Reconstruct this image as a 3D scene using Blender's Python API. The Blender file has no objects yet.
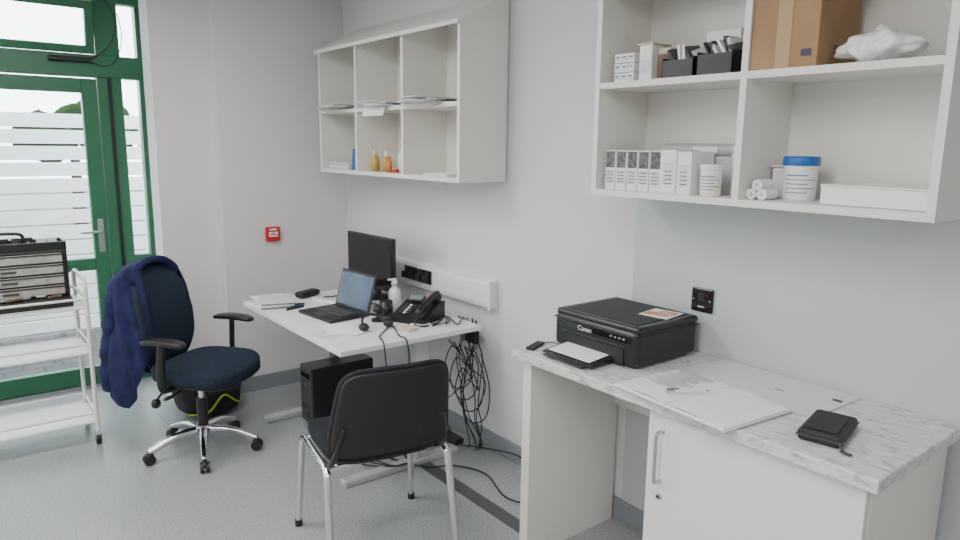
import bpy, bmesh, math, random
from mathutils import Vector, Matrix, Euler, noise
random.seed(4)
scene = bpy.context.scene
COL = scene.collection

# ------------------------------------------------------------------ materials
def newmat(name):
    m = bpy.data.materials.new(name); m.use_nodes = True
    nt = m.node_tree; b = nt.nodes["Principled BSDF"]
    return m, nt, b
def mat(name, col, rough=0.5, metal=0.0, noise_s=None, var=0.08, bump=0.0, bscale=200, spec=None, coat=0):
    m, nt, b = newmat(name)
    b.inputs["Base Color"].default_value = (*col, 1)
    b.inputs["Roughness"].default_value = rough
    b.inputs["Metallic"].default_value = metal
    if spec is not None: b.inputs["Specular IOR Level"].default_value = spec
    if coat: b.inputs["Coat Weight"].default_value = coat
    tc = nt.nodes.new("ShaderNodeTexCoord")
    if noise_s:
        n = nt.nodes.new("ShaderNodeTexNoise"); n.inputs["Scale"].default_value = noise_s
        n.inputs["Detail"].default_value = 4
        nt.links.new(tc.outputs["Object"], n.inputs["Vector"])
        r = nt.nodes.new("ShaderNodeValToRGB")
        r.color_ramp.elements[0].position = .3; r.color_ramp.elements[1].position = .7
        r.color_ramp.elements[0].color = (*[max(0, c*(1-var)) for c in col], 1)
        r.color_ramp.elements[1].color = (*[min(1, c*(1+var)) for c in col], 1)
        nt.links.new(n.outputs["Fac"], r.inputs["Fac"]); nt.links.new(r.outputs["Color"], b.inputs["Base Color"])
    if bump:
        n2 = nt.nodes.new("ShaderNodeTexNoise"); n2.inputs["Scale"].default_value = bscale
        nt.links.new(tc.outputs["Object"], n2.inputs["Vector"])
        bp = nt.nodes.new("ShaderNodeBump"); bp.inputs["Strength"].default_value = bump
        bp.inputs["Distance"].default_value = 0.002
        nt.links.new(n2.outputs["Fac"], bp.inputs["Height"]); nt.links.new(bp.outputs["Normal"], b.inputs["Normal"])
    return m

WALL = mat("wall_paint", (.69, .675, .67), .7, noise_s=1.2, var=.015, bump=.1, bscale=120)
PANEL = mat("wall_panel_gloss", (.53, .555, .555), .25)
CEIL = mat("ceiling_paint", (.8, .8, .8), .8, noise_s=3, var=.02)
SKIRT = mat("skirting_vinyl", (.25, .27, .29), .5, noise_s=200, var=.1)
CAB = mat("cabinet_white", (.78, .755, .71), .45, noise_s=2, var=.01)
CABIN = mat("cabinet_back", (.76, .74, .70), .5)
DESKW = mat("desk_white", (.80, .79, .77), .4, noise_s=5, var=.01)
LEGG = mat("desk_leg_grey", (.50, .51, .52), .4, metal=.2)
BLK = mat("black_plastic", (.012, .012, .013), .35)
BLKM = mat("black_matte", (.014, .014, .015), .6, bump=.2)
BLKG = mat("black_gloss", (.008, .008, .009), .12)
DGREY = mat("dark_grey_plastic", (.05, .05, .055), .5)
FABRIC = mat("black_fabric", (.016, .018, .022), .95, noise_s=120, var=.4, bump=.6, bscale=500, spec=.25)
FABBLUE = mat("blue_black_fabric", (.016, .026, .042), .95, noise_s=150, var=.4, bump=.6, bscale=500, spec=.25)
NAVY = mat("navy_cloth", (.015, .018, .065), .9, noise_s=14, var=.35, bump=.5, bscale=60, spec=.25)
CHROME = mat("chrome", (.75, .76, .78), .15, metal=1)
SATIN = mat("satin_steel", (.55, .55, .55), .35, metal=1)
WMET = mat("white_metal", (.78, .77, .73), .35)
WPL = mat("white_plastic", (.80, .80, .79), .35)
PAPER = mat("paper", (.85, .85, .84), .7, noise_s=3, var=.01)
PAPER2 = mat("paper_grey", (.66, .67, .68), .4)
INK = mat("ink", (.06, .06, .08), .7)
INKL = mat("pencil_ink", (.25, .25, .29), .7)
GREEN = mat("green_frame", (.030, .150, .072), .35, noise_s=4, var=.06)
RED = mat("red_plastic", (.55, .02, .02), .4)
BLUE = mat("blue_plastic", (.01, .12, .42), .4)
YEL = mat("yellow_plastic", (.55, .36, .08), .4)
ORG = mat("orange_plastic", (.60, .18, .05), .4)
PINK = mat("pink_print", (.62, .33, .28), .5, noise_s=40, var=.5)
CARD = mat("cardboard", (.36, .22, .115), .8, noise_s=6, var=.12)
TAPE = mat("packing_tape", (.42, .27, .13), .3)
CREAM = mat("cream_card", (.62, .55, .42), .6)
PHOTO = mat("box_photo_print", (.10, .09, .09), .4, noise_s=60, var=.8)
KHAKI = mat("case_lining", (.36, .34, .31), .8, noise_s=25, var=.2)
RUST = mat("brown_tools", (.17, .10, .07), .6, noise_s=50, var=.5)
LIME = mat("hi_vis_trim", (.45, .55, .03), .6)
SCREEN = mat("laptop_screen", (.045, .075, .14), .15, noise_s=6, var=.4)
GRASS = mat("foliage", (.012, .030, .008), .95, noise_s=3, var=.5, spec=.1)
BARK = mat("bark", (.05, .035, .025), .9)
FENCE = mat("fence_white", (.78, .78, .78), .6)
CLEARP = mat("clear_bag", (.82, .82, .82), .25, bump=.6, bscale=25)
GREYR = mat("grey_roll", (.42, .43, .43), .3)

def floor_mat():
    m, nt, b = newmat("speckled_vinyl")
    tc = nt.nodes.new("ShaderNodeTexCoord")
    n = nt.nodes.new("ShaderNodeTexNoise"); n.inputs["Scale"].default_value = 120; n.inputs["Detail"].default_value = 3
    nt.links.new(tc.outputs["Object"], n.inputs["Vector"])
    r = nt.nodes.new("ShaderNodeValToRGB"); e = r.color_ramp.elements
    e[0].position = .33; e[0].color = (.18, .195, .21, 1)
    e[1].position = .45; e[1].color = (.32, .335, .345, 1)
    x = e.new(.6); x.color = (.345, .36, .37, 1)
    x = e.new(.70); x.color = (.50, .51, .515, 1)
    nt.links.new(n.outputs["Fac"], r.inputs["Fac"])
    nt.links.new(r.outputs["Color"], b.inputs["Base Color"])
    b.inputs["Roughness"].default_value = .32
    return m
FLOOR = floor_mat()

def worktop_mat():
    m, nt, b = newmat("worktop_laminate")
    tc = nt.nodes.new("ShaderNodeTexCoord"); mp = nt.nodes.new("ShaderNodeMapping")
    mp.inputs["Scale"].default_value = (26, 9, 20); mp.inputs["Rotation"].default_value = (0, 0, .5)
    n = nt.nodes.new("ShaderNodeTexNoise"); n.inputs["Scale"].default_value = 2.2; n.inputs["Detail"].default_value = 8
    n.inputs["Roughness"].default_value = .7; n.inputs["Distortion"].default_value = .6
    r = nt.nodes.new("ShaderNodeValToRGB"); e = r.color_ramp.elements
    e[0].position = .32; e[0].color = (.26, .25, .24, 1)
    e[1].position = .47; e[1].color = (.62, .61, .59, 1)
    x = e.new(.62); x.color = (.74, .73, .71, 1)
    nt.links.new(tc.outputs["Object"], mp.inputs["Vector"]); nt.links.new(mp.outputs["Vector"], n.inputs["Vector"])
    nt.links.new(n.outputs["Fac"], r.inputs["Fac"]); nt.links.new(r.outputs["Color"], b.inputs["Base Color"])
    b.inputs["Roughness"].default_value = .4
    return m
WORKTOP = worktop_mat()

def paving_mat():
    m, nt, b = newmat("paving")
    tc = nt.nodes.new("ShaderNodeTexCoord")
    n = nt.nodes.new("ShaderNodeTexBrick"); n.inputs["Scale"].default_value = 2.0
    n.inputs["Color1"].default_value = (.06, .06, .065, 1); n.inputs["Color2"].default_value = (.08, .08, .085, 1)
    n.inputs["Mortar"].default_value = (.025, .025, .025, 1)
    nt.links.new(tc.outputs["Object"], n.inputs["Vector"]); nt.links.new(n.outputs["Color"], b.inputs["Base Color"])
    b.inputs["Roughness"].default_value = .8
    return m
PAVE = paving_mat()

def glass_mat():
    m = bpy.data.materials.new("glass"); m.use_nodes = True
    nt = m.node_tree; nt.nodes.clear()
    o = nt.nodes.new("ShaderNodeOutputMaterial"); mx = nt.nodes.new("ShaderNodeMixShader")
    t = nt.nodes.new("ShaderNodeBsdfTransparent"); t.inputs[0].default_value = (.95, .98, .97, 1)
    g = nt.nodes.new("ShaderNodeBsdfGlossy"); g.inputs["Roughness"].default_value = .02
    mx.inputs[0].default_value = .05
    nt.links.new(t.outputs[0], mx.inputs[1]); nt.links.new(g.outputs[0], mx.inputs[2]); nt.links.new(mx.outputs[0], o.inputs[0])
    return m
GLASS = glass_mat()
def emis(name, col, s):
    m, nt, b = newmat(name)
    b.inputs["Base Color"].default_value = (*col, 1)
    b.inputs["Emission Color"].default_value = (*col, 1); b.inputs["Emission Strength"].default_value = s
    return m
LED = emis("led_diffuser", (1, 1, 1), 3)

# ------------------------------------------------------------------ mesh builder
class M:
    def __init__(s, name, loc=(0, 0, 0), rz=0):
        s.name = name; s.loc = loc; s.rz = rz; s.v = []; s.f = []; s.mi = []; s.sm = []; s.mats = []
    def mid(s, m):
        if m not in s.mats: s.mats.append(m)
        return s.mats.index(m)
    def add(s, vs, fs, m, smooth=False):
        o = len(s.v); s.v += [tuple(v) for v in vs]; k = s.mid(m)
        for f in fs:
            s.f.append([i+o for i in f]); s.mi.append(k); s.sm.append(smooth)
    def box(s, c, d, m, bev=0, rot=None, seg=2, smooth=False):
        bm = bmesh.new(); bmesh.ops.create_cube(bm, size=1)
        bmesh.ops.scale(bm, vec=d, verts=bm.verts)
        if bev > 0:
            bmesh.ops.bevel(bm, geom=bm.edges[:], offset=min(bev, min(d)*.49), segments=seg, affect='EDGES', profile=.5)
        mt = Matrix.Translation(c) @ (Euler(rot).to_matrix().to_4x4() if rot else Matrix())
        bm.verts.index_update()
        s.add([mt @ v.co for v in bm.verts], [[v.index for v in f.verts] for f in bm.faces], m, smooth); bm.free()
    def bb(s, x0, x1, y0, y1, z0, z1, m, bev=0):
        s.box(((x0+x1)/2, (y0+y1)/2, (z0+z1)/2), (abs(x1-x0), abs(y1-y0), abs(z1-z0)), m, bev)
    def cyl(s, p1, p2, r1, m, r2=None, n=18, smooth=True):
        if r2 is None: r2 = r1
        p1 = Vector(p1); p2 = Vector(p2); d = (p2-p1).normalized()
        a = d.orthogonal().normalized(); b = d.cross(a)
        vs = []
        for p, r in ((p1, r1), (p2, r2)):
            for i in range(n):
                t = 2*math.pi*i/n; vs.append(p+a*math.cos(t)*r+b*math.sin(t)*r)
        s.add(vs, [[i, (i+1) % n, n+(i+1) % n, n+i] for i in range(n)], m, smooth)
        s.add(vs[:n], [list(range(n))[::-1]], m); s.add(vs[n:], [list(range(n))], m)
    def tube(s, pts, r, m, n=10, sub=6, sx=1.0):
        P = [Vector(p) for p in pts]
        if sub > 1 and len(P) > 2:
            Q = []
            for i in range(len(P)-1):
                p0 = P[max(i-1, 0)]; p1 = P[i]; p2 = P[i+1]; p3 = P[min(i+2, len(P)-1)]
                for k in range(sub):
                    t = k/sub
                    Q.append(.5*((2*p1)+(-p0+p2)*t+(2*p0-5*p1+4*p2-p3)*t*t+(-p0+3*p1-3*p2+p3)*t**3))
            Q.append(P[-1]); P = Q
        d = (P[1]-P[0]).normalized(); a = d.orthogonal().normalized(); vs = []
        R = r if callable(r) else (lambda t: r)
        for i, p in enumerate(P):
            if i == 0: t = P[1]-P[0]
            elif i == len(P)-1: t = P[-1]-P[-2]
            else: t = P[i+1]-P[i-1]
            t.normalize(); a = (a-t*a.dot(t)).normalized(); b = t.cross(a); rr = R(i/(len(P)-1))
            for k in range(n):
                g = 2*math.pi*k/n; vs.append(p+a*math.cos(g)*rr*sx+b*math.sin(g)*rr)
        fs = []
        for i in range(len(P)-1):
            for k in range(n):
                fs.append([i*n+k, i*n+(k+1) % n, (i+1)*n+(k+1) % n, (i+1)*n+k])
        fs.append(list(range(n))[::-1]); fs.append([(len(P)-1)*n+k for k in range(n)])
        s.add(vs, fs, m, True)
    def lathe(s, o, prof, m, n=24):
        o = Vector(o); vs = []
        for r, z in prof:
            for i in range(n):
                t = 2*math.pi*i/n; vs.append(o+Vector((r*math.cos(t), r*math.sin(t), z)))
        fs = []
        for j in range(len(prof)-1):
            for i in range(n):
                fs.append([j*n+i, j*n+(i+1) % n, (j+1)*n+(i+1) % n, (j+1)*n+i])
        s.add(vs, fs, m, True)
        s.add(vs[:n], [list(range(n))[::-1]], m); s.add(vs[-n:], [list(range(n))], m)
    def pad(s, c, d, m, e1=.35, e2=.45, fn=None, nu=40, nv=20):
        def sp(x, e): return math.copysign(abs(x)**e, x)
        vs = []; c = Vector(c)
        for j in range(nv+1):
            v = -math.pi/2+math.pi*j/nv
            for i in range(nu):
                u = 2*math.pi*i/nu
                p = Vector((d[0]/2*sp(math.cos(v), e1)*sp(math.cos(u), e2), d[1]/2*sp(math.cos(v), e1)*sp(math.sin(u), e2), d[2]/2*sp(math.sin(v), e1)))
                if fn: p = Vector(fn(p))
                vs.append(p+c)
        fs = []
        for j in range(nv):
            for i in range(nu):
                fs.append([j*nu+i, j*nu+(i+1) % nu, (j+1)*nu+(i+1) % nu, (j+1)*nu+i])
        s.add(vs, fs, m, True)
    def grid(s, fn, nu, nv, m, smooth=True):
        vs = [fn(i/nu, j/nv) for j in range(nv+1) for i in range(nu+1)]
        fs = [[j*(nu+1)+i, j*(nu+1)+i+1, (j+1)*(nu+1)+i+1, (j+1)*(nu+1)+i] for j in range(nv) for i in range(nu)]
        s.add(vs, fs, m, smooth)
    def prism(s, poly, axis, a0, a1, m):
        def mk(p, a):
            l = list(p); l.insert(axis, a); return l
        n = len(poly)
        vs = [mk(p, a0) for p in poly]+[mk(p, a1) for p in poly]
        s.add(vs, [list(range(n))[::-1], list(range(n, 2*n))]+[[i, (i+1) % n, n+(i+1) % n, n+i] for i in range(n)], m)
    def done(s, solid=0, sub=0):
        me = bpy.data.meshes.new(s.name); me.from_pydata(s.v, [], s.f)
        for m in s.mats: me.materials.append(m)
        for p, k, q in zip(me.polygons, s.mi, s.sm): p.material_index = k; p.use_smooth = q
        me.update()
        bm = bmesh.new(); bm.from_mesh(me)
        if sub or solid: bmesh.ops.remove_doubles(bm, verts=bm.verts, dist=1e-6)
        bmesh.ops.recalc_face_normals(bm, faces=bm.faces); bm.to_mesh(me); bm.free()
        o = bpy.data.objects.new(s.name, me); COL.objects.link(o)
        o.location = s.loc; o.rotation_euler = (0, 0, s.rz)
        if solid:
            md = o.modifiers.new("solid", 'SOLIDIFY'); md.thickness = solid
        if sub:
            md = o.modifiers.new("sub", 'SUBSURF'); md.levels = sub; md.render_levels = sub
        return o

def simple(name, x0, x1, y0, y1, z0, z1, m, bev=0):
    a = M(name, ((x0+x1)/2, (y0+y1)/2, z0)); a.box((0, 0, (z1-z0)/2), (x1-x0, y1-y0, z1-z0), m, bev); return a.done()

# ------------------------------------------------------------------ room
WX = 2.28; H = 2.60; YB = 4.45; YB2 = 4.55; YD = 5.20
simple("floor", -2.7, 2.4, -2.7, 5.3, -.1, 0, FLOOR)
simple("ceiling", -2.7, 2.4, -2.7, 5.3, H, H+.1, CEIL)
simple("wall_right", WX, WX+.12, -2.7, 5.3, 0, H, WALL)
simple("wall_back", 1.41, WX, YB, 5.3, 0, H, WALL)
a = M("wall_pilaster"); a.bb(1.07, 1.41, YB2, 4.74, 0, H, WALL); a.bb(1.22, 1.41, 4.74, 5.3, 0, H, WALL); a.done()
simple("wall_left", -2.8, -2.7, -2.7, 5.3, 0, H, WALL)
simple("wall_front", -2.8, 2.4, -2.8, -2.7, 0, H, WALL)
simple("wall_panel", WX-.006, WX, -2.7, 1.86, .10, H, PANEL)
simple("baseboard_right", WX-.012, WX, -2.6, YB, 0, .10, SKIRT)
simple("baseboard_back", 1.41, WX-.012, YB-.012, YB, 0, .10, SKIRT)
simple("baseboard_pilaster", 1.07, 1.41, YB2-.012, YB2, 0, .10, SKIRT)
simple("trim_1", 1.84, 1.91, .2, 4.3, 0, .004, mat("floor_strip", (.08, .085, .09), .5))
# glazed wall -----------------------------------------------------------------
def fr(o, x0, x1, z0, z1, d=.07, y=YD, m=GREEN): o.bb(x0, x1, y-d/2, y+d/2, z0, z1, m, .004)
g = M("window_1")
for x in (-2.66, -1.35, -.13): fr(g, x-.04, x+.04, 0, 2.05, .08)
fr(g, -2.62, -.17, 0, .12, .08); fr(g, -2.62, -.17, .80, .88, .06)
g.bb(-2.62, -1.39, YD-.005, YD+.005, .12, 2.05, GLASS); g.bb(-1.31, -.17, YD-.005, YD+.005, .12, 2.05, GLASS)
g.done()
g = M("window_2")
fr(g, .885, 1.03, 0, 2.05, .08); g.bb(.945, .965, YD-.055, YD-.04, 0, 2.05, BLK)
fr(g, 1.135, 1.22, 0, 2.05, .08); fr(g, 1.03, 1.135, .0, .10, .08); fr(g, 1.03, 1.135, .82, .88, .06)
g.bb(1.03, 1.135, YD-.005, YD+.005, .1, 2.05, GLASS); g.done()
g = M("trim_2")
fr(g, -2.7, 1.22, 2.05, 2.19, .09); fr(g, -2.7, 1.22, 2.52, 2.60, .09); g.done()
g = M("window_3"); fr(g, -2.7, -2.62, 2.19, 2.52, .08); fr(g, -1.39, -1.31, 2.19, 2.52, .08); fr(g, -.17, -.09, 2.19, 2.52, .08)
g.bb(-2.62, -.17, YD-.005, YD+.005, 2.19, 2.52, GLASS); g.done()
g = M("window_4"); fr(g, .89, 1.03, 2.19, 2.52, .08); fr(g, 1.135, 1.22, 2.19, 2.52, .08); g.bb(1.03, 1.135, YD-.005, YD+.005, 2.19, 2.52, GLASS); g.done()
g = M("window_5", (0, YD-.02, 2.195))
for (x0, x1, z0, z1) in ((-.08, .885, .0, .05), (-.08, .885, .27, .32), (-.08, -.03, .05, .27), (.835, .885, .05, .27)):
    g.bb(x0, x1, -.025, .025, z0, z1, GREEN, .004)
g.bb(-.03, .835, -.004, .004, .05, .27, GLASS)
o = g.done(); o.rotation_euler = (math.radians(10), 0, 0)
g = M("window_actuator", (.74, YD-.13, 2.15))
g.box((0, .06, 0), (.24, .04, .03), BLK, .008)
g.tube([(.12, .05, .01), (.22, .0, .10), (.25, -.03, .25), (.20, -.02, .38)], .004, BLK)
g.tube([(.12, .06, -.01), (.20, .05, -.03), (.26, .04, .02), (.30, .04, .16), (.28, .03, .3)], .003, BLK)
g.done()
g = M("door_1", (0, YD-.01, 0))
fr2 = lambda x0, x1, z0, z1, m=GREEN: g.bb(x0, x1, -.03, .03, z0, z1, m, .004)
fr2(-.085, .01, .02, 2.04); fr2(.79, .88, .02, 2.04); fr2(.01, .79, 1.95, 2.04); fr2(.01, .79, .80, .88); fr2(.01, .79, .02, .14)
g.bb(.01, .79, -.004, .004, .14, 1.95, GLASS)
g.box((.835, -.035, 1.03), (.035, .012, .22), SATIN, .005)
g.tube([(.835, -.04, 1.06), (.835, -.075, 1.06), (.80, -.085, 1.06), (.71, -.085, 1.06)], .009, SATIN)
g.cyl((.835, -.03, .97), (.835, -.05, .97), .012, SATIN)
g.bb(-.06, .86, -.05, .0, 0.0, .02, SATIN)
g.done()
# outside ---------------------------------------------------------------------
simple("ground_outside", -14, 14, 5.3, 30, -.12, -.02, PAVE)
f = M("slat_fence", (0, 6.9, -.02))
for i in range(14): f.bb(-6, 5, -.02, .0, .02+i*.135, .02+i*.135+.115, FENCE)
for i in range(8): f.bb(-6+i*1.5, -5.92+i*1.5, 0, .08, 0, 1.9, FENCE)
f.done()
for k, (x, y, hh) in enumerate([(2.1, 15, 2.35), (-.9, 17, 2.2), (4.6, 16, 2.4)]):
    t = M("garden_tree", (x, y, -.02)); t.cyl((0, 0, 0), (0, 0, hh*.7), .12, BARK, .07)
    for j in range(8):
        def fn(p, j=j):
            q = p*(1+.35*noise.noise(p*3.5+Vector((j, k, 0)))); return q
        t.pad((random.uniform(-.8, .8), random.uniform(-.5, .5), hh*.75+random.uniform(-.2, .3)), (.9, .9, .75), GRASS, 1, 1, fn, 20, 12)
    t.done()

def lum(x, y, p):
    l = M("ceiling_light", (x, y, H-.02)); l.bb(-.62, .62, -.32, .32, 0, .02, WMET, .003); l.bb(-.58, .58, -.28, .28, -.004, 0, LED); l.done()
    d = bpy.data.lights.new("led_panel", 'AREA'); d.shape = 'RECTANGLE'; d.size = 1.14; d.size_y = .55; d.energy = p; d.color = (1, .98, .95)
    o = bpy.data.objects.new("led_panel_light", d); COL.objects.link(o); o.location = (x, y, H-.03)
for x, y, p in ((.3, 3.1, 29), (.3, .9, 23), (-1.5, 3.1, 27), (-1.5, .9, 34), (-.6, -1.3, 34)): lum(x, y, p)

# ------------------------------------------------------------------ wall shelving units
def shelf_unit(name, y0, y1, divs, shelf_z, zb=1.47):
    c = M(name); X0 = 1.98; X1 = WX-.008; ZT = 2.21; ZW = 2.36; T = .022
    poly = [(X0, zb), (X1, zb), (X1, ZW), (X0, ZT)]
    for y in (y0, y1-T): c.prism(poly, 1, y, y+T, CAB)
    for y in divs: c.prism([(X0+.002, zb+.01), (X1-.01, zb+.01), (X1-.01, ZW-.01), (X0+.002, ZT-.005)], 1, y-T/2, y+T/2, CAB)
    c.bb(X0, X1, y0+T, y1-T, zb, zb+T, CAB)
    c.bb(X0+.003, X1-.01, y0+T, y1-T, shelf_z-T, shelf_z, CAB)
    c.bb(X1-.01, X1, y0+T, y1-T, zb+T, ZW, CABIN)
    c.prism([(X0-.02, ZT-.008), (X1, ZW), (X1, ZW+.02), (X0-.02, ZT+.012)], 1, y0-.01, y1+.01, CAB)
    return c.done()
shelf_unit("open_shelf_cabinet", .67, 1.845, [1.235], 1.882)
shelf_unit("open_shelf_cabinet", 2.70, 4.22, [3.22, 3.735], 1.855)

# ------------------------------------------------------------------ worktop & base cupboard
ZW_ = .87
w = M("worktop_counter")
w.bb(1.71, WX-.008, .625, 1.98, ZW_-.038, ZW_, WORKTOP, .004)
w.bb(1.745, WX-.02, 1.90, 1.945, 0, ZW_-.038, CAB)
w.bb(WX-.04, WX-.02, 1.34, 1.90, .55, ZW_-.038, CAB)
w.done()
c = M("base_cupboard")
YL, YR = 1.33, .655
c.bb(1.76, WX-.02, YR, YR+.02, 0, ZW_-.039, CAB)
c.bb(1.76, WX-.02, YL-.02, YL, 0, ZW_-.039, CAB)
c.bb(1.76, WX-.02, YR+.02, YL-.02, .10, .12, CAB); c.bb(WX-.03, WX-.02, YR+.02, YL-.02, .1, ZW_-.039, CAB)
c.bb(1.80, 1.815, YR+.02, YL-.02, 0, .10, CAB)
c.bb(1.738, 1.757, YR+.004, YL-.004, .105, ZW_-.045, CAB, .002)
c.tube([(1.738, YL-.06, .60), (1.71, YL-.06, .60), (1.705, YL-.06, .62), (1.705, YL-.06, .745), (1.71, YL-.06, .765), (1.738, YL-.06, .765)], .006, SATIN)
c.cyl((1.738, YL-.06, .545), (1.730, YL-.06, .545), .010, SATIN); c.cyl((1.731, YL-.06, .545), (1.729, YL-.06, .545), .005, BLK)
c.done()

# ------------------------------------------------------------------ printer
p = M("inkjet_printer", (2.055, 1.71, ZW_))
p.box((0, 0, .074), (.355, .415, .132), BLK, .022, seg=4)
p.box((0, 0, .1215), (.360, .419, .003), BLKM, .001)
p.box((.006, 0, .141), (.350, .415, .028), BLK, .012, seg=4)
p.box((.01, 0, .1555), (.30, .35, .003), BLKM, .0012)
p.bb(-.182, -.15, -.15, .15, .012, .07, BLKM)
p.box((-.181, 0, .078), (.006, .31, .003), DGREY, .001)
p.box((-.178, 0, .104), (.006, .36, .024), BLKG, .002)
p.box((-.235, .02, .020), (.13, .25, .006), BLK, .002, rot=(0, -.10, 0))
p.box((-.21, .02, .030), (.15, .21, .002), PAPER, 0, rot=(0, -.10, 0))
p.box((-.30, .02, .012), (.04, .20, .006), BLK, .002, rot=(0, -.10, 0))
for i in range(4): p.box((-.182, -.15+i*.02, .106), (.003, .010, .006), SATIN, .001)
p.box((.07, -.115, .158), (.13, .12, .0012), PAPER, 0, rot=(0, 0, .15))
p.box((.075, -.13, .1592), (.09, .07, .0012), PINK, 0, rot=(0, 0, .15)); p.box((.045, -.085, .1594), (.05, .035, .0012), ORG, 0, rot=(0, 0, .15))
for sx in (-.14, .14):
    for sy in (-.17, .17): p.cyl((sx, sy, 0), (sx, sy, .01), .012, BLKM)
pr = p.done()
def text(body, size, loc, rot, m, parent):
    cu = bpy.data.curves.new("label_text", 'FONT'); cu.body = body; cu.size = size; cu.extrude = .0004; cu.align_x = 'CENTER'
    cu.materials.append(m); o = bpy.data.objects.new("label", cu); COL.objects.link(o); o.parent = parent
    o.location = loc; o.rotation_euler = rot
text("Canon", .026, (-.1818, .04, .095), (math.pi/2, 0, -math.pi/2), WPL, pr)

p = M("memory_card_reader", (1.80, 1.94, ZW_)); p.box((0, 0, .006), (.11, .035, .010), BLKM, .004, rot=(0, 0, .4)); p.tube([(.05, .01, .006), (.08, .0, .005), (.10, -.03, .005)], .002, BLK, n=6); p.done()
n = M("open_notebook", (1.83, 1.215, ZW_+.001), math.radians(-6))
for s_ in (-1, 1):
    def fn(u, v, s_=s_):
        return ((v-.5)*.30, s_*u*.225, .012+.010*math.sin(math.pi*min(1, u*1.2))*.8-.008*u)
    n.grid(fn, 12, 2, PAPER)
    n.box((0, s_*.113, .004), (.305, .227, .004), PAPER2, .001)
    n.box((0, s_*.111, .007), (.297, .217, .007), PAPER, .001)
for i in range(14):
    n.box((.13-i*.013, .12+random.uniform(-.008, .008), .0205), (.003, .14-.05*(i % 4 == 3), .0008), INKL)
n.box((0, 0, .0125), (.292, .0015, .002), PAPER2)
n.done()
n = M("ballpoint_pen", (1.80, 1.235, ZW_+.028), math.radians(-35)); n.cyl((-.06, 0, 0), (.06, 0, 0), .0045, WPL); n.cyl((.06, 0, 0), (.072, 0, 0), .0045, SATIN, .001); n.cyl((-.066, 0, 0), (-.04, 0, 0), .005, SATIN); n.box((-.045, 0, .006), (.04, .003, .002), DGREY); n.done()
n = M("paper_sheet", (2.115, 1.16, ZW_+.001), math.radians(-2)); n.box((0, 0, .001), (.29, .50, .002), PAPER2)
n.box((.06, -.22, .0022), (.02, .03, .0006), INK); n.box((.0, -.06, .0022), (.006, .03, .0006), INK); n.done()
n = M("zip_wallet", (1.89, .835, ZW_), math.radians(12))
n.box((0, 0, .018), (.195, .112, .034), BLKM, .011, seg=3); n.box((0, 0, .0185), (.201, .117, .005), DGREY, .002)
n.box((0, 0, .0365), (.16, .08, .003), BLKM, .002)
n.tube([(-.095, -.05, .016), (-.112, -.06, .012), (-.12, -.075, .004)], .003, DGREY, n=6); n.box((-.118, -.072, .006), (.03, .012, .004), DGREY, .001, rot=(0, 0, 1.2)); n.done()

s_ = M("wall_socket", (WX-.006, 1.515, 1.078)); s_.box((-.006, 0, 0), (.012, .092, .092), BLKG, .004)
s_.box((-.014, 0, .012), (.006, .03, .03), BLKM, .002); s_.box((-.0172, -.024, .022), (.002, .006, .006), RED, .001)
s_.box((-.013, 0, -.026), (.004, .03, .006), SATIN, .001); s_.box((-.0125, .036, .0), (.002, .005, .005), SATIN); s_.box((-.0125, -.036, 0), (.002, .005, .005), SATIN); s_.done()
s_ = M("fire_call_point", (1.725, YB, 1.055)); s_.box((0, -.014, 0), (.095, .028, .095), RED, .006)
s_.box((0, -.030, .0), (.06, .004, .032), PAPER, .002); s_.box((0, -.033, 0), (.045, .002, .008), RED); s_.box((0, -.0325, .011), (.008, .002, .008), BLK); s_.box((0, -.029, .032), (.05, .002, .01), PAPER); s_.done()
t = M("trim_cable_trunking", (WX, 0, 0))
t.prism([(0, .80), (-.05, .805), (-.058, .83), (-.058, .925), (-.05, .945), (0, .95)], 1, 2.76, 4.05, WPL)
t.bb(-.060, -.058, 2.78, 4.04, .87, .874, PAPER2); t.bb(-.061, -.05, 2.752, 2.775, .798, .952, WPL, .004)
t.done()
for yy in (3.36, 3.51):
    s_ = M("trunking_socket", (WX-.058, yy, .885)); s_.box((-.006, 0, 0), (.012, .135, .08), BLK, .004)
    for k in (-.035, .035):
        s_.box((-.013, k, .022), (.005, .016, .02), DGREY, .002); s_.box((-.025, k, -.01), (.035, .04, .04), BLKM, .006)
    s_.done()

# ------------------------------------------------------------------ desk
ZD = .73
d = M("office_desk")
d.bb(1.355, 2.16, 2.74, 3.99, ZD-.026, ZD, DESKW, .003)
for y in (2.88, 3.88):
    d.bb(1.42, 2.10, y-.03, y+.03, 0, .035, LEGG, .008)
    d.bb(1.83, 1.91, y-.025, y+.025, .035, ZD-.06, LEGG, .006)
    d.bb(1.42, 2.08, y-.02, y+.02, ZD-.06, ZD-.027, LEGG, .003)
d.bb(1.80, 1.83, 2.90, 3.86, ZD-.075, ZD-.03, LEGG); d.bb(2.05, 2.08, 2.90, 3.86, ZD-.075, ZD-.03, LEGG)
d.bb(1.93, 2.05, 3.0, 3.8, ZD-.12, ZD-.115, LEGG)
desk = d.done()
m_ = M("computer_monitor", (2.03, 3.655, ZD), math.radians(3))
m_.box((-.005, 0, .225), (.028, .50, .32), BLK, .006); m_.box((-.0205, 0, .228), (.003, .475, .285), BLKG, .001)
m_.box((.022, 0, .22), (.03, .2, .14), BLKM, .012); m_.box((.04, 0, .12), (.02, .05, .22), BLKM, .006)
m_.lathe((.02, 0, 0), [(.001, 0), (.105, 0), (.105, .008), (.03, .016), (.001, .018)], BLK); m_.done()
l = M("laptop", (1.64, 3.39, ZD), math.radians(6))
l.box((0, 0, .009), (.24, .33, .016), BLKM, .004); l.box((.02, 0, .0178), (.115, .28, .002), BLKG)
for i in range(5): l.box((-.025+i*.021, 0, .0195), (.015, .265, .002), DGREY, .001)
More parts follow.
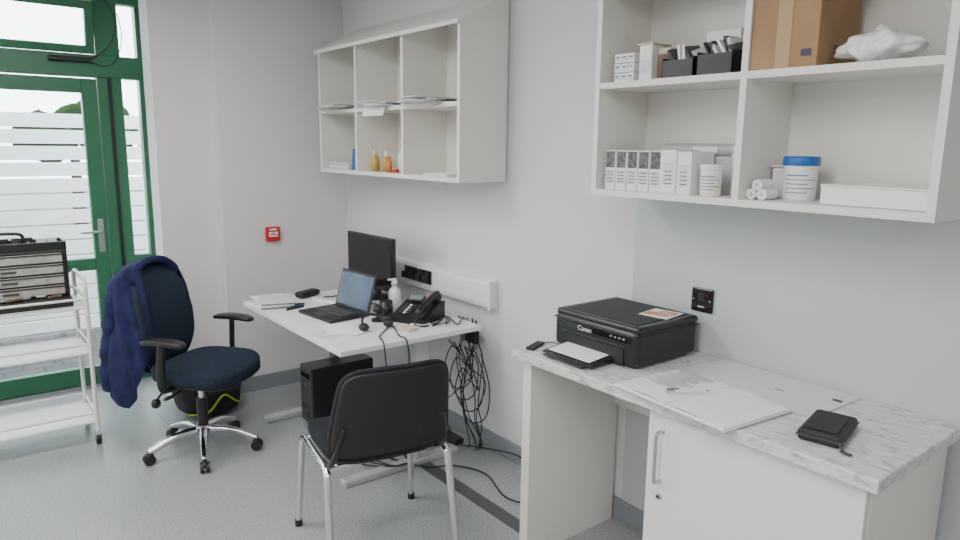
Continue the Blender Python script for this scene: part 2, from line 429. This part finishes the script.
l.box((-.075, 0, .0182), (.06, .09, .001), DGREY)
l.box((.148, 0, .115), (.007, .33, .215), BLKM, .003, rot=(0, .28, 0)); l.box((.1435, 0, .117), (.002, .305, .185), SCREEN, 0, rot=(0, .28, 0)); l.done()
q = M("desk_phone", (1.96, 3.04, ZD), math.radians(25))
q.prism([(-.11, 0), (.10, 0), (.10, .095), (.07, .10), (-.11, .03)], 1, -.11, .10, BLK)
th = math.atan2(.07, .18)
q.box((.045, .035, .103), (.05, .10, .006), DGREY, .002, rot=(0, -th, 0))
q.box((.045, .035, .107), (.036, .08, .003), mat("lcd", (.22, .27, .26), .2), 0, rot=(0, -th, 0))
for i in range(4):
    for j in range(3): q.box((-.01-i*.022, .01+j*.024, .0755-i*.0085), (.013, .016, .007), PAPER2 if j == 1 else DGREY, .002, rot=(0, -th, 0))
q.tube([(-.10, -.071, .06), (-.095, -.071, .073), (-.03, -.071, .098), (.05, -.071, .125), (.085, -.071, .131), (.09, -.071, .12)], .018, BLK, n=12)
q.box((-.09, -.071, .050), (.05, .05, .03), BLK, .01, rot=(0, -th, 0)); q.box((.075, -.071, .11), (.05, .05, .03), BLK, .01, rot=(0, -th, 0))
q.tube([(-.11, -.071, .04), (-.15, -.08, .012), (-.12, -.13, .008), (-.03, -.14, .006), (.05, -.12, .006)], .005, BLKM); q.done()
b = M("spray_bottle", (1.95, 3.26, ZD)); b.lathe((0, 0, 0), [(.001, 0), (.032, 0), (.034, .005), (.034, .11), (.026, .13), (.013, .14), (.013, .15), (.017, .152), (.017, .175), (.008, .18), (.001, .18)], WPL)
b.box((-.015, 0, .185), (.05, .014, .01), WPL, .003); b.done()
b = M("webcam", (1.77, 3.13, ZD)); b.cyl((0, 0, 0), (0, 0, .012), .035, BLK); b.cyl((0, 0, .01), (0, 0, .05), .008, BLK); b.pad((0, 0, .065), (.05, .06, .045), BLK, 1, 1); b.done()
b = M("headset", (1.67, 3.02, ZD)); b.tube([(-.06, -.03, .02), (-.04, .02, .05), (.02, .05, .06), (.07, .02, .04), (.08, -.03, .02)], .006, BLK)
b.pad((-.06, -.03, .022), (.05, .06, .04), BLKM, 1, 1); b.pad((.08, -.03, .022), (.05, .06, .04), BLKM, 1, 1); b.done()
b = M("computer_mouse", (1.845, 3.10, ZD)); b.pad((0, 0, .017), (.10, .06, .034), BLK, .7, .8); b.done()
b = M("loose_papers", (1.48, 3.06, ZD))
for k, (x, y, r, w_, h_) in enumerate([(-.02, .0, .3, .19, .15), (.05, .04, -.2, .15, .20), (.08, -.06, .5, .12, .10)]): b.box((x, y, .001+k*.0015), (w_, h_, .0012), PAPER if k else PAPER2, 0, rot=(0, 0, r))
b.done()
b = M("sticky_note_pads", (1.80, 2.88, ZD)); b.box((0, 0, .008), (.075, .075, .015), CREAM, .001, rot=(0, 0, .3)); b.box((.10, .03, .005), (.10, .07, .009), PAPER, .001, rot=(0, 0, -.3)); b.done()
b = M("stack_of_documents", (1.50, 3.82, ZD))
for k in range(7): b.box((.0+random.uniform(-.03, .03), random.uniform(-.02, .02), .003+k*.005), (.19, .25, .004), PAPER if k % 2 else PAPER2, .001, rot=(0, 0, random.uniform(-.35, .35)))
b.done()
b = M("glasses_case", (1.72, 3.90, ZD+.0)); b.box((.0, 0, .02), (.16, .07, .035), BLKM, .014, seg=3, rot=(0, 0, .4)); b.done()
b = M("desk_notebook", (1.80, 3.72, ZD)); b.box((.0, 0, .008), (.15, .19, .014), PAPER, .001, rot=(0, 0, .4)); b.box((.0, 0, .017), (.152, .192, .003), PAPER2, .001, rot=(0, 0, .4)); b.tube([(-.05, .02, .022), (0, -.03, .03), (.05, .03, .022)], .004, BLK); b.done()
b = M("marker_pens", (1.53, 3.62, ZD))
for k, m0 in enumerate((BLK, DGREY, BLUE, BLK)): b.cyl((-.06+.02*k, k*.022, .006), (.05+.01*k, .03+k*.018, .006), .006, m0, n=10)
b.done()
b = M("coffee_mug", (1.86, 3.20, ZD)); b.lathe((0, 0, 0), [(.001, 0), (.033, 0), (.036, .01), (.036, .085), (.033, .085), (.032, .012), (.001, .01)], BLK); b.tube([(0, -.035, .07), (0, -.06, .065), (0, -.06, .03), (0, -.035, .02)], .005, BLK); b.done()

p = M("desktop_pc", (1.81, 3.70, 0)); p.box((0, 0, .185), (.40, .16, .35), BLK, .006); p.box((-.202, 0, .19), (.012, .152, .34), DGREY, .004)
for k in range(6): p.box((-.209, 0, .06+k*.014), (.003, .11, .005), BLKG)
p.box((-.21, 0, .31), (.006, .12, .03), BLKG, .002); p.cyl((-.205, .0, .25), (-.212, 0, .25), .010, SATIN)
for sx in (-.15, .15):
    for sy in (-.06, .06): p.cyl((sx, sy, 0), (sx, sy, .014), .014, BLKM)
p.done()
c = M("cable_bundle")
R_ = random.uniform
for i in range(8):
    x = 2.19+R_(-.012, .02); y = 2.84+R_(-.06, .14); x2 = 2.17+R_(-.04, .04); y2 = 2.80+R_(-.06, .25)
    c.tube([(x, y, ZD+.003), (x+.01, y-.01, ZD-.12), (x+R_(-.02, .03), y+R_(-.09, .05), .48+R_(-.06, .06)), (x2+R_(-.03, .03), (y+y2)/2+R_(-.10, .10), .34+R_(-.06, .06)), (x2+R_(-.03, .02), y2+R_(-.08, .08), .20), (x2, y2, .08), (x2+.03, y2+.05, .012)], .0032, BLKM, n=6)
for i in range(4):
    y = 2.78+i*.05; z = .28+.05*i
    c.tube([(2.19, y, .56), (2.21, y-.05, z+.1), (2.18, y-.06, z-.05), (2.15, y+.03, z-.10), (2.14, y+.11, z), (2.17, y+.09, z+.12), (2.19, y+.02, z+.08), (2.17, y+.12, .58)], .0035, BLKM, n=6)
c.tube([(1.75, 3.0, .012), (1.85, 2.8, .012), (1.98, 2.72, .012), (2.05, 2.55, .012), (1.98, 2.3, .012), (2.08, 2.12, .012)], .004, BLKM, n=6)
c.tube([(2.15, 2.9, .015), (2.2, 2.7, .05), (2.25, 2.5, .06), (2.2, 2.2, .012), (2.1, 2.0, .012)], .004, BLKM, n=6)
for i in range(3):
    c.tube([(1.75+.05*i, 3.3, .012), (1.6+.04*i, 3.05+.05*i, .012), (1.7, 2.85, .04), (1.85+.03*i, 2.95, .012), (1.95, 3.2, .012)], .004, BLKM, n=6)
c.box((2.16, 3.05, .02), (.06, .25, .035), BLKM, .006)
c.box((2.235, 2.92, .62), (.03, .10, .07), BLKM, .006)
for pts in ([(1.77, 3.10, ZD+.01), (1.76, 3.0, ZD+.006), (1.62, 2.85, ZD+.006), (1.58, 2.745, ZD+.002), (1.585, 2.73, .62), (1.6, 2.74, .48), (1.65, 2.85, .30), (1.75, 2.95, .02)],
            [(1.80, 3.08, ZD+.01), (1.76, 2.95, ZD+.006), (1.70, 2.80, ZD+.006), (1.70, 2.735, ZD-.001), (1.705, 2.72, .62), (1.69, 2.73, .45), (1.72, 2.85, .25), (1.8, 2.9, .02)],
            [(1.93, 2.86, ZD+.006), (2.02, 2.84, ZD+.02), (2.08, 2.93, ZD+.01), (2.12, 3.1, ZD+.02), (2.12, 3.3, ZD+.01)],
            [(2.0, 2.83, ZD+.01), (2.08, 2.93, ZD+.02), (2.05, 2.80, ZD+.01), (2.16, 2.9, ZD+.008), (2.18, 2.92, .6)],
            [(1.95, 3.45, ZD+.006), (1.92, 3.55, ZD+.006), (1.95, 3.80, ZD+.006), (2.05, 3.92, ZD+.006)]):
    c.tube(pts, .0035, BLKM, n=6)
c.done()

# ------------------------------------------------------------------ office chair (faces local +X)
CH = (1.01, 3.70, 0); CR = math.radians(-54)
o = M("office_chair", CH, CR)
for k in range(5):
    t = math.radians(20+72*k); cx, sy = math.cos(t), math.sin(t)
    o.tube([(.03*cx, .03*sy, .125), (.15*cx, .15*sy, .115), (.26*cx, .26*sy, .075), (.285*cx, .285*sy, .07)], lambda q: .026-.010*q, CHROME, n=10, sx=.8)
    px, py = .28*cx, .28*sy
    o.cyl((px, py, .045), (px, py, .075), .009, BLK)
    for e in (-1, 1):
        ox, oy = -sy*e*.015, cx*e*.015
        o.cyl((px+ox-(-sy)*.008, py+oy-cx*.008, .028), (px+ox+(-sy)*.008, py+oy+cx*.008, .028), .028, BLK)
    o.pad((px, py, .042), (.05, .05, .035), BLK, .8, 1, None, 16, 8)
o.cyl((0, 0, .09), (0, 0, .15), .034, CHROME); o.cyl((0, 0, .15), (0, 0, .30), .028, BLK); o.cyl((0, 0, .30), (0, 0, .41), .016, CHROME)
o.box((-.02, 0, .415), (.22, .16, .05), BLK, .012)
o.tube([(0, -.08, .41), (.02, -.2, .40), (.02, -.26, .395)], .006, BLK); o.pad((.02, -.265, .395), (.03, .07, .015), BLK, .8, .8, None, 12, 8)
o.tube([(-.08, -.08, .41), (-.1, -.18, .37), (-.1, -.22, .34)], .006, BLK); o.pad((-.1, -.22, .335), (.04, .05, .05), BLK, .8, .8, None, 12, 8)
def seatf(p):
    z = p.z-.35*max(0, p.x-.12)**1.2+.02*(p.y/.25)**2*(p.z > 0)
    return (p.x, p.y*(1+.06*p.x/.25), z)
o.pad((.045, 0, .475), (.45, .48, .080), FABBLUE, .38, .55, seatf)
o.pad((.045, 0, .442), (.42, .44, .04), BLK, .4, .55, seatf)
def backf(p):
    h = p.z/.25
    w_ = 1-.22*max(0, h)**2-.10*max(0, -h)**2
    x = p.x+.035*(p.y/.22)**2+.035*math.cos(h*1.6)-.09*(h*.5+.5)*.9
    return (x, p.y*w_, p.z)
o.pad((-.215, 0, .745), (.07, .40, .52), FABBLUE, .5, .65, backf, 40, 24)
o.pad((-.245, 0, .740), (.04, .36, .47), BLK, .5, .65, backf, 32, 20)
o.tube([(-.10, 0, .415), (-.22, 0, .41), (-.28, 0, .45), (-.29, 0, .58), (-.28, 0, .75)], .016, BLK, sx=2.2)
o.pad((-.30, 0, .60), (.05, .09, .12), BLK, .6, .6)
for e in (-1, 1):
    o.tube([(.0, e*.12, .425), (.0, e*.24, .425), (.0, e*.28, .45), (.0, e*.285, .55), (.01, e*.28, .67)], .014, BLK, sx=1.5)
    o.pad((.02, e*.28, .685), (.25, .075, .03), BLK, .5, .6, lambda p: (p.x, p.y, p.z-.012*(p.x/.13)**2))
o.done()
# jacket draped over backrest: shoulders over the top, body and sleeves hanging behind
j = M("jacket", CH, CR)
def drape(u, v):
    s = (u-.5)*2; a = math.radians(s*(150 if s < 0 else 122))
    zt = 1.035
    if v < .2:
        k = v/.2
        r = .02+.98*math.sin(k*math.pi/2)**.7; z = zt-.06*(1-math.cos(k*math.pi/2))-.02*abs(math.sin(a))*k
    else:
        k = (v-.2)/.8; r = 1; front = max(0, abs(s)-.55)/.45
        z = zt-.06-.02*abs(math.sin(a))-k*(.63+.035*math.sin(u*9)-(.26 if s < 0 else .42)*front**.8)
    fold = (.018*math.sin(a*6+z*5)+.012*math.sin(a*11-z*9))*min(1, v*2.5)
    fold += .022*noise.noise(Vector((a*1.5, z*5, 1.3)))
    kk = max(0, (v-.2)/.8)
    bulge = .06*math.sin(min(1, kk*1.6)*math.pi/2)
    dx = (.10+bulge+.11*kk)*r+fold; dy = (.215+.02*math.sin(kk*3)+.02*kk)*r+fold*.7
    xc = -.285+(1.03-z)*.09
    x = xc-math.cos(a)*dx*(1.0 if math.cos(a) > 0 else .55-.2*kk)
    return (x, math.sin(a)*dy, z)
j.grid(drape, 110, 60, NAVY)
jk = j.done(solid=.007)
j2 = M("sleeves")
def sl(pts, a0, b0):
    j2.tube(pts, lambda q: a0-b0*q+.005*math.sin(q*38)+.004*math.sin(q*61)+.008*math.sin(q*9), NAVY, n=22, sub=14, sx=.8)
sl([(-.285, -.13, .965), (-.325, -.17, .90), (-.37, -.18, .75), (-.41, -.17, .55), (-.44, -.15, .36)], .066, .010)
sl([(-.285, .13, .965), (-.33, .17, .90), (-.37, .19, .75), (-.40, .19, .55), (-.41, .17, .36)], .064, .012)
j2.tube([(-.26, -.13, .985), (-.255, -.09, 1.02), (-.265, .0, 1.035), (-.255, .09, 1.02), (-.255, .14, .97)], lambda q: .020, NAVY, n=12, sub=8)
o2 = j2.done(); o2.parent = jk

# ------------------------------------------------------------------ visitor chair (faces local +Y)
o = M("visitor_chair", (1.325, 2.39, 0), math.radians(-10))
for e in (-1, 1):
    o.tube([(e*.265, .25, .012), (e*.255, .235, .20), (e*.245, .22, .39), (e*.245, .20, .425), (e*.245, .15, .435), (e*.245, 0, .435), (e*.245, -.12, .435), (e*.245, -.165, .425), (e*.25, -.185, .39), (e*.256, -.22, .2), (e*.26, -.255, .012)], .0125, CHROME, n=12, sx=1.2)
    o.tube([(e*.245, -.06, .435), (e*.235, -.15, .445), (e*.222, -.205, .50), (e*.205, -.230, .58), (e*.195, -.24, .62)], .012, BLK, n=10, sx=1.3)
    o.cyl((e*.265, .25, 0), (e*.265, .25, .03), .016, BLK); o.cyl((e*.26, -.255, 0), (e*.26, -.255, .03), .016, BLK)
o.tube([(-.245, .17, .432), (.245, .17, .432)], .010, CHROME, sub=1); o.tube([(-.245, -.14, .432), (.245, -.14, .432)], .010, CHROME, sub=1)
def sf(p): return (p.x, p.y, p.z-.25*max(0, p.y-.14)**1.1+.012*(p.x/.24)**2)
o.pad((0, .02, .475), (.48, .43, .06), FABRIC, .4, .4, sf); o.pad((0, .02, .453), (.47, .42, .03), BLK, .3, .4, sf)
def bf(p):
    h = p.z/.20
    return (p.x*(1-.10*h), p.y-.05*h+.0-.035*(1-(p.x/.24)**2)+.035-.012*h*h, p.z)
o.pad((0, -.245, .67), (.47, .045, .37), FABRIC, .35, .38, bf, 48, 24)
o.pad((0, -.262, .665), (.455, .03, .355), BLKM, .3, .38, bf, 48, 24)
o.done()

# ------------------------------------------------------------------ trolley
t = M("utility_trolley", (.21, 4.32, 0))
X = .36; Y = .19
for ex in (-1, 1):
    for ey in (-1, 1):
        t.cyl((ex*X, ey*Y, .075), (ex*X, ey*Y, .86), .011, WMET)
        t.cyl((ex*X, ey*Y, .05), (ex*X, ey*Y, .08), .007, SATIN); t.cyl((ex*X-.012, ey*Y, .030), (ex*X+.012, ey*Y, .030), .030, BLK); t.box((ex*X, ey*Y, .052), (.035, .03, .03), SATIN, .006)
    t.tube([(ex*X, -Y, .86), (ex*X, -Y+.01, .90), (ex*X, -Y+.05, .925), (ex*X, 0, .925), (ex*X, Y-.05, .925), (ex*X, Y-.01, .90), (ex*X, Y, .86)], .011, WMET)
for z in (.13, .52, .77):
    for zz in (z, z+.05):
        for ey in (-1, 1): t.cyl((-X, ey*Y, zz), (X, ey*Y, zz), .007, WMET, n=10)
        for ex in (-1, 1): t.cyl((ex*X, -Y, zz), (ex*X, Y, zz), .007, WMET, n=10)
    t.bb(-X, X, -Y, Y, z-.004, z+.002, WMET)
t.done()
k = M("tool_organiser_case", (.25, 4.34, .772))
k.bb(-.27, .27, -.06, .12, .05, .30, BLK, .006)
k.bb(-.27, .27, -.14, .12, 0, .05, BLK, .004)
for r_, z in enumerate((.06, .118, .176, .234)):
    k.box((0, -.064, z+.026), (.49, .012, .048), KHAKI, .003)
    k.box((0, -.071, z+.045), (.49, .008, .006), BLKM, .001)
    if r_ < 3: k.box((0, -.073, z+.024), (.07, .008, .010), DGREY, .002)
for i in range(14): k.box((random.uniform(-.22, .22), -.10+random.uniform(-.02, .02), .056+random.uniform(0, .008)), (random.uniform(.04, .10), .012, .012), random.choice((RUST, SATIN, RUST, KHAKI)), .003, rot=(0, 0, random.uniform(-.6, .6)))
k.bb(-.27, .27, -.05, .12, .30, .305, DGREY)
for (x0, x1, y0, y1) in ((-.27, .27, -.06, -.05), (-.27, .27, .11, .12), (-.27, -.26, -.06, .12), (.26, .27, -.06, .12), (-.05, -.045, -.06, .12), (.10, .105, -.06, .12)): k.bb(x0, x1, y0, y1, .30, .345, BLK, .002)
for i in range(9): k.box((-.22+i*.055, random.uniform(-.02, .08), .33+random.uniform(0, .015)), (.045, .03, .04), random.choice((BLK, DGREY, BLKM, PAPER2)), .005)
k.tube([(-.08, .03, .34), (-.07, .03, .385), (.07, .03, .385), (.08, .03, .34)], .009, BLK)
k.done()

b = M("backpack", (1.20, 4.26, 0), .3)
def bpf(p): return (p.x*(1+.06*math.sin(p.z*20)), p.y*(1-.2*max(0, p.z)/.15), p.z+.012*math.sin(p.x*25))
b.pad((0, 0, .14), (.40, .26, .28), BLKM, .6, .6, bpf); b.pad((0, -.12, .10), (.28, .08, .16), BLKM, .6, .6)
b.tube([(-.19, -.08, .05), (-.10, -.155, .06), (.0, -.165, .14), (.1, -.155, .07), (.19, -.08, .05)], .006, LIME); b.tube([(-.12, 0, .26), (-.05, 0, .33), (.05, 0, .33), (.12, 0, .26)], .012, BLK)
b.tube([(-.17, -.10, .22), (-.05, -.12, .235), (.12, -.11, .23)], .005, LIME)
b.done()

# ------------------------------------------------------------------ items in the right shelf unit
ZB = 1.492; ZS = 1.882
b = M("ink_cartridge_boxes", (2.06, 1.805, ZB))
y = 0
for i in range(5):
    w_ = .052; b.box((0, y-w_/2, .073), (.10, w_-.004, .146), WPL, .001)
    b.box((-.0505, y-w_/2, .112), (.001, w_-.010, .060), PHOTO); b.box((-.0505, y-w_/2, .05), (.001, w_-.014, .05), PAPER2)
    for q_ in range(4): b.box((-.051, y-w_/2, .03+q_*.012), (.001, w_-.020, .003), INK)
    y -= w_
for w_, h_ in ((.068, .15), (.06, .145)):
    b.box((.01, y-w_/2, h_/2), (.13, w_-.004, h_), WPL, .001); b.box((-.0555, y-w_/2, h_*.45), (.001, w_*.6, h_*.5), PAPER2)
    for q_ in range(4): b.box((-.056, y-w_/2, .035+q_*.014), (.001, w_*.45, .003), INK)
    y -= w_
b.done()
b = M("white_carton", (2.20, 1.54, ZB)); b.box((0, 0, .065), (.09, .42, .13), PAPER2, .001); b.done()
b = M("plastic_tube_roll", (2.19, 1.50, ZB+.152)); b.cyl((0, -.16, .0), (0, .16, .0), .022, GREYR); b.cyl((0, -.162, 0), (0, -.13, 0), .024, WPL)
b.box((-.0225, -.02, 0), (.002, .10, .02), PAPER); b.done()
def tub(name, loc, r, h, body, lid, hl=.018):
    b = M(name, loc); b.lathe((0, 0, 0), [(.001, 0), (r*.92, 0), (r*.94, .004), (r, h*.9), (r, h)], body)
    b.lathe((0, 0, h), [(r*1.06, -.002), (r*1.08, 0), (r*1.08, hl*.8), (r*1.02, hl), (.001, hl)], lid)
    for q_ in range(5):   # printed label: thin curved text bands
        zz = h*.22+q_*h*.12; a0, a1 = (math.pi*.86, math.pi*(1.45 if q_ % 2 else 1.30)); rr = r*(.94+.06*zz/(h*.9))+.0008
        vs = []
        for i in range(9):
            t_ = a0+(a1-a0)*i/8
            for z_ in (zz, zz+.003): vs.append((rr*math.cos(t_), rr*math.sin(t_), z_))
        b.add(vs, [[2*i, 2*i+2, 2*i+3, 2*i+1] for i in range(8)], INKL if q_ < 4 else BLUE)
    b.done()
tub("wipes_tub", (2.05, 1.37, ZB), .036, .09, WPL, WPL, .014)
tub("wipes_tub", (2.12, 1.30, ZB), .034, .125, WPL, WPL, .014)
tub("white_tub_with_blue_lid", (2.13, 1.105, ZB), .050, .11, WPL, BLUE, .026)
b = M("plastic_storage_box", (2.20, 1.18, ZB)); b.box((0, 0, .05), (.09, .07, .10), CLEARP, .008); b.box((0, 0, .103), (.10, .08, .008), PAPER2, .003); b.done()
b = M("paper_rolls", (2.055, 1.17, ZB))
for k_, (dy, z) in enumerate(((-.0, .017), (.035, .017), (.017, .046))):
    b.cyl((-.03, dy, z), (.04, dy-.0, z), .017, PAPER); b.cyl((-.031, dy, z), (-.029, dy, z), .006, CREAM)
b.done()
b = M("paper_ream", (2.135, .843, ZB)); b.box((0, 0, .027), (.21, .293, .052), PAPER, .003); b.box((-.0, 0, .056), (.213, .297, .006), WPL, .001); b.done()
b = M("small_white_boxes", (2.06, 1.775, ZS))
for i in range(3):
    for j_ in range(3): b.box((.0, -.0-i*.031, .018+j_*.034), (.08, .029, .032), WPL, .001); b.box((-.041, -i*.031, .018+j_*.034), (.001, .018, .014), PAPER2); b.box((-.0412, -i*.031, .022+j_*.034), (.001, .016, .004), INK)
b.done()
b = M("cream_carton", (2.08, 1.655, ZS)); b.box((0, 0, .062), (.10, .055, .124), WPL, .001); b.box((-.002, 0, .128), (.104, .07, .006), CREAM, .001); b.box((-.051, 0, .05), (.001, .04, .05), PAPER2)
b.box((.02, -.06, .055), (.09, .05, .11), CREAM, .001); b.box((-.028, -.06, .05), (.004, .045, .08), RUST); b.done()
def bin_(name, loc, w_, d_, h_):
    b = M(name, loc); T = .003
    b.bb(-d_/2, d_/2, -w_/2, w_/2, 0, T, BLK); b.bb(-d_/2, -d_/2+T, -w_/2, w_/2, T, h_*.75, BLK); b.bb(d_/2-T, d_/2, -w_/2, w_/2, T, h_, BLK)
    b.bb(-d_/2, d_/2, -w_/2, -w_/2+T, T, h_*.85, BLK); b.bb(-d_/2, d_/2, w_/2-T, w_/2, T, h_*.85, BLK)
    for k_ in range(7): b.box((-.01+random.uniform(-.01, .02), -w_/2+.02+k_*(w_-.03)/7, h_*.8+random.uniform(0, .03)), (d_*.6, .010, .055), random.choice((BLKG, PAPER2, DGREY, WPL)), .002, rot=(random.uniform(-.7, -.1), random.uniform(-.3, .1), 0))
    b.done()
bin_("black_parts_bin", (2.05, 1.485, ZS), .125, .13, .075); bin_("black_parts_bin", (2.05, 1.345, ZS), .13, .13, .085)
b = M("clipped_papers", (2.19, 1.39, ZS)); b.bb(-.04, .04, -.09, .1, 0, .10, CREAM, .002); b.box((-.01, .03, .13), (.08, .13, .06), WPL, .002); b.box((0, -.05, .125), (.08, .14, .003), PAPER, 0, rot=(.5, 0, 0)); b.done()
b = M("cardboard_box", (2.11, 1.120, ZS)); b.box((0, 0, .120), (.24, .205, .24), CARD, .002); b.box((-.1212, 0, .12), (.001, .045, .24), TAPE); b.box((0, 0, .241), (.24, .045, .001), TAPE)
b.box((-.02, -.118, .235), (.2, .05, .003), CARD, 0, rot=(-.5, 0, 0)); b.box((-.1212, -.07, .04), (.001, .03, .02), INK); b.box((0, -.103, .05), (.05, .001, .03), INK); b.done()
b = M("plastic_bag", (2.08, .885, ZS))
def bagf(p):
    q = p.copy(); n_ = noise.noise(p*22)+.6*noise.noise(p*50); q += p.normalized()*n_*.022
    q.z = q.z*(1-.5*abs(p.y)/.1)+.0; return q
b.pad((0, 0, .045), (.15, .22, .095), CLEARP, .9, .9, bagf, 60, 32)
b.done()

# ------------------------------------------------------------------ items in the left shelf unit
ZB2 = 1.492; ZS2 = 1.855
b = M("loose_documents", (0, 0, ZS2+.001))
for (y0, n_) in ((3.98, 6), (3.48, 6), (2.98, 6)):
    for k_ in range(n_): b.box((2.055+random.uniform(-.05, .02), y0+random.uniform(-.08, .08), .002+k_*.005), (.24, .20, .003), PAPER if k_ % 3 else PAPER2, 0, rot=(0, 0, random.uniform(-.35, .35)))
def droop(y0, y1, d):
    b.grid(lambda u, v: (1.99-.05*v+.02*v*v, y0+(y1-y0)*u+.02*v, .008-d*v*v), 2, 6, PAPER)
droop(3.60, 3.36, .06); droop(4.10, 3.92, .025); droop(3.08, 2.86, .022)
b.done()
b = M("yellow_glue_bottle", (2.06, 3.65, ZB2)); b.lathe((0, 0, 0), [(.001, 0), (.026, 0), (.026, .08), (.012, .09), (.012, .095)], YEL); b.lathe((0, 0, .095), [(.014, 0), (.013, .02), (.004, .035), (.001, .035)], CREAM); b.done()
b = M("yellow_glue_bottle", (2.10, 3.59, ZB2)); b.lathe((0, 0, 0), [(.001, 0), (.024, 0), (.024, .075), (.01, .085), (.01, .09)], YEL); b.lathe((0, 0, .09), [(.012, 0), (.011, .02), (.004, .03), (.001, .03)], WPL); b.done()
b = M("tape_dispenser", (2.10, 3.53, ZB2)); b.cyl((-.01, 0, .035), (.015, 0, .035), .035, CREAM); b.box((0, -.01, .012), (.03, .08, .022), PAPER, .004); b.done()
b = M("red_marker_bottle", (2.04, 3.45, ZB2)); b.lathe((0, 0, 0), [(.001, 0), (.016, 0), (.016, .06), (.009, .065), (.009, .09), (.001, .09)], ORG); b.box((.03, -.05, .01), (.06, .04, .02), RED, .003); b.done()
b = M("white_spray_can", (2.08, 3.385, ZB2)); b.lathe((0, 0, 0), [(.001, 0), (.020, 0), (.020, .10), (.010, .11), (.010, .125), (.001, .125)], WPL); b.done()
b = M("blue_folder", (2.02, 3.81, ZB2)); b.box((0, 0, .065), (.012, .085, .13), BLUE, .002, rot=(0, .06, 0)); b.box((.014, .01, .06), (.01, .08, .12), PAPER, .002, rot=(0, .06, 0)); b.done()
b = M("stacked_booklets", (2.10, 4.02, ZB2))
for k_ in range(5): b.box((random.uniform(-.01, .01), random.uniform(-.01, .01), .005+k_*.009), (.19, .26, .008), PAPER if k_ % 2 else PAPER2, .001)
b.done()
b = M("white_envelopes", (2.08, 2.98, ZB2))
for k_ in range(3): b.box((random.uniform(-.01, .01), 0, .002+k_*.004), (.12, .22, .003), PAPER)
b.done()

# ------------------------------------------------------------------ world + camera
w = bpy.data.worlds.new("overcast_sky"); scene.world = w; w.use_nodes = True
bg = w.node_tree.nodes["Background"]; bg.inputs[0].default_value = (.90, .95, 1.0, 1); bg.inputs[1].default_value = 9.0
cd = bpy.data.cameras.new("camera"); cd.lens = 26.0; cd.sensor_width = 36; cd.clip_start = .05
cam = bpy.data.objects.new("camera", cd); COL.objects.link(cam)
cam.location = (0, 0, 1.65)
R = Matrix.Rotation(math.radians(-38.05), 4, 'Z') @ Matrix.Rotation(math.radians(79.8), 4, 'X') @ Matrix.Rotation(math.radians(.7), 4, 'Z')
cam.rotation_euler = R.to_euler()
scene.camera = cam
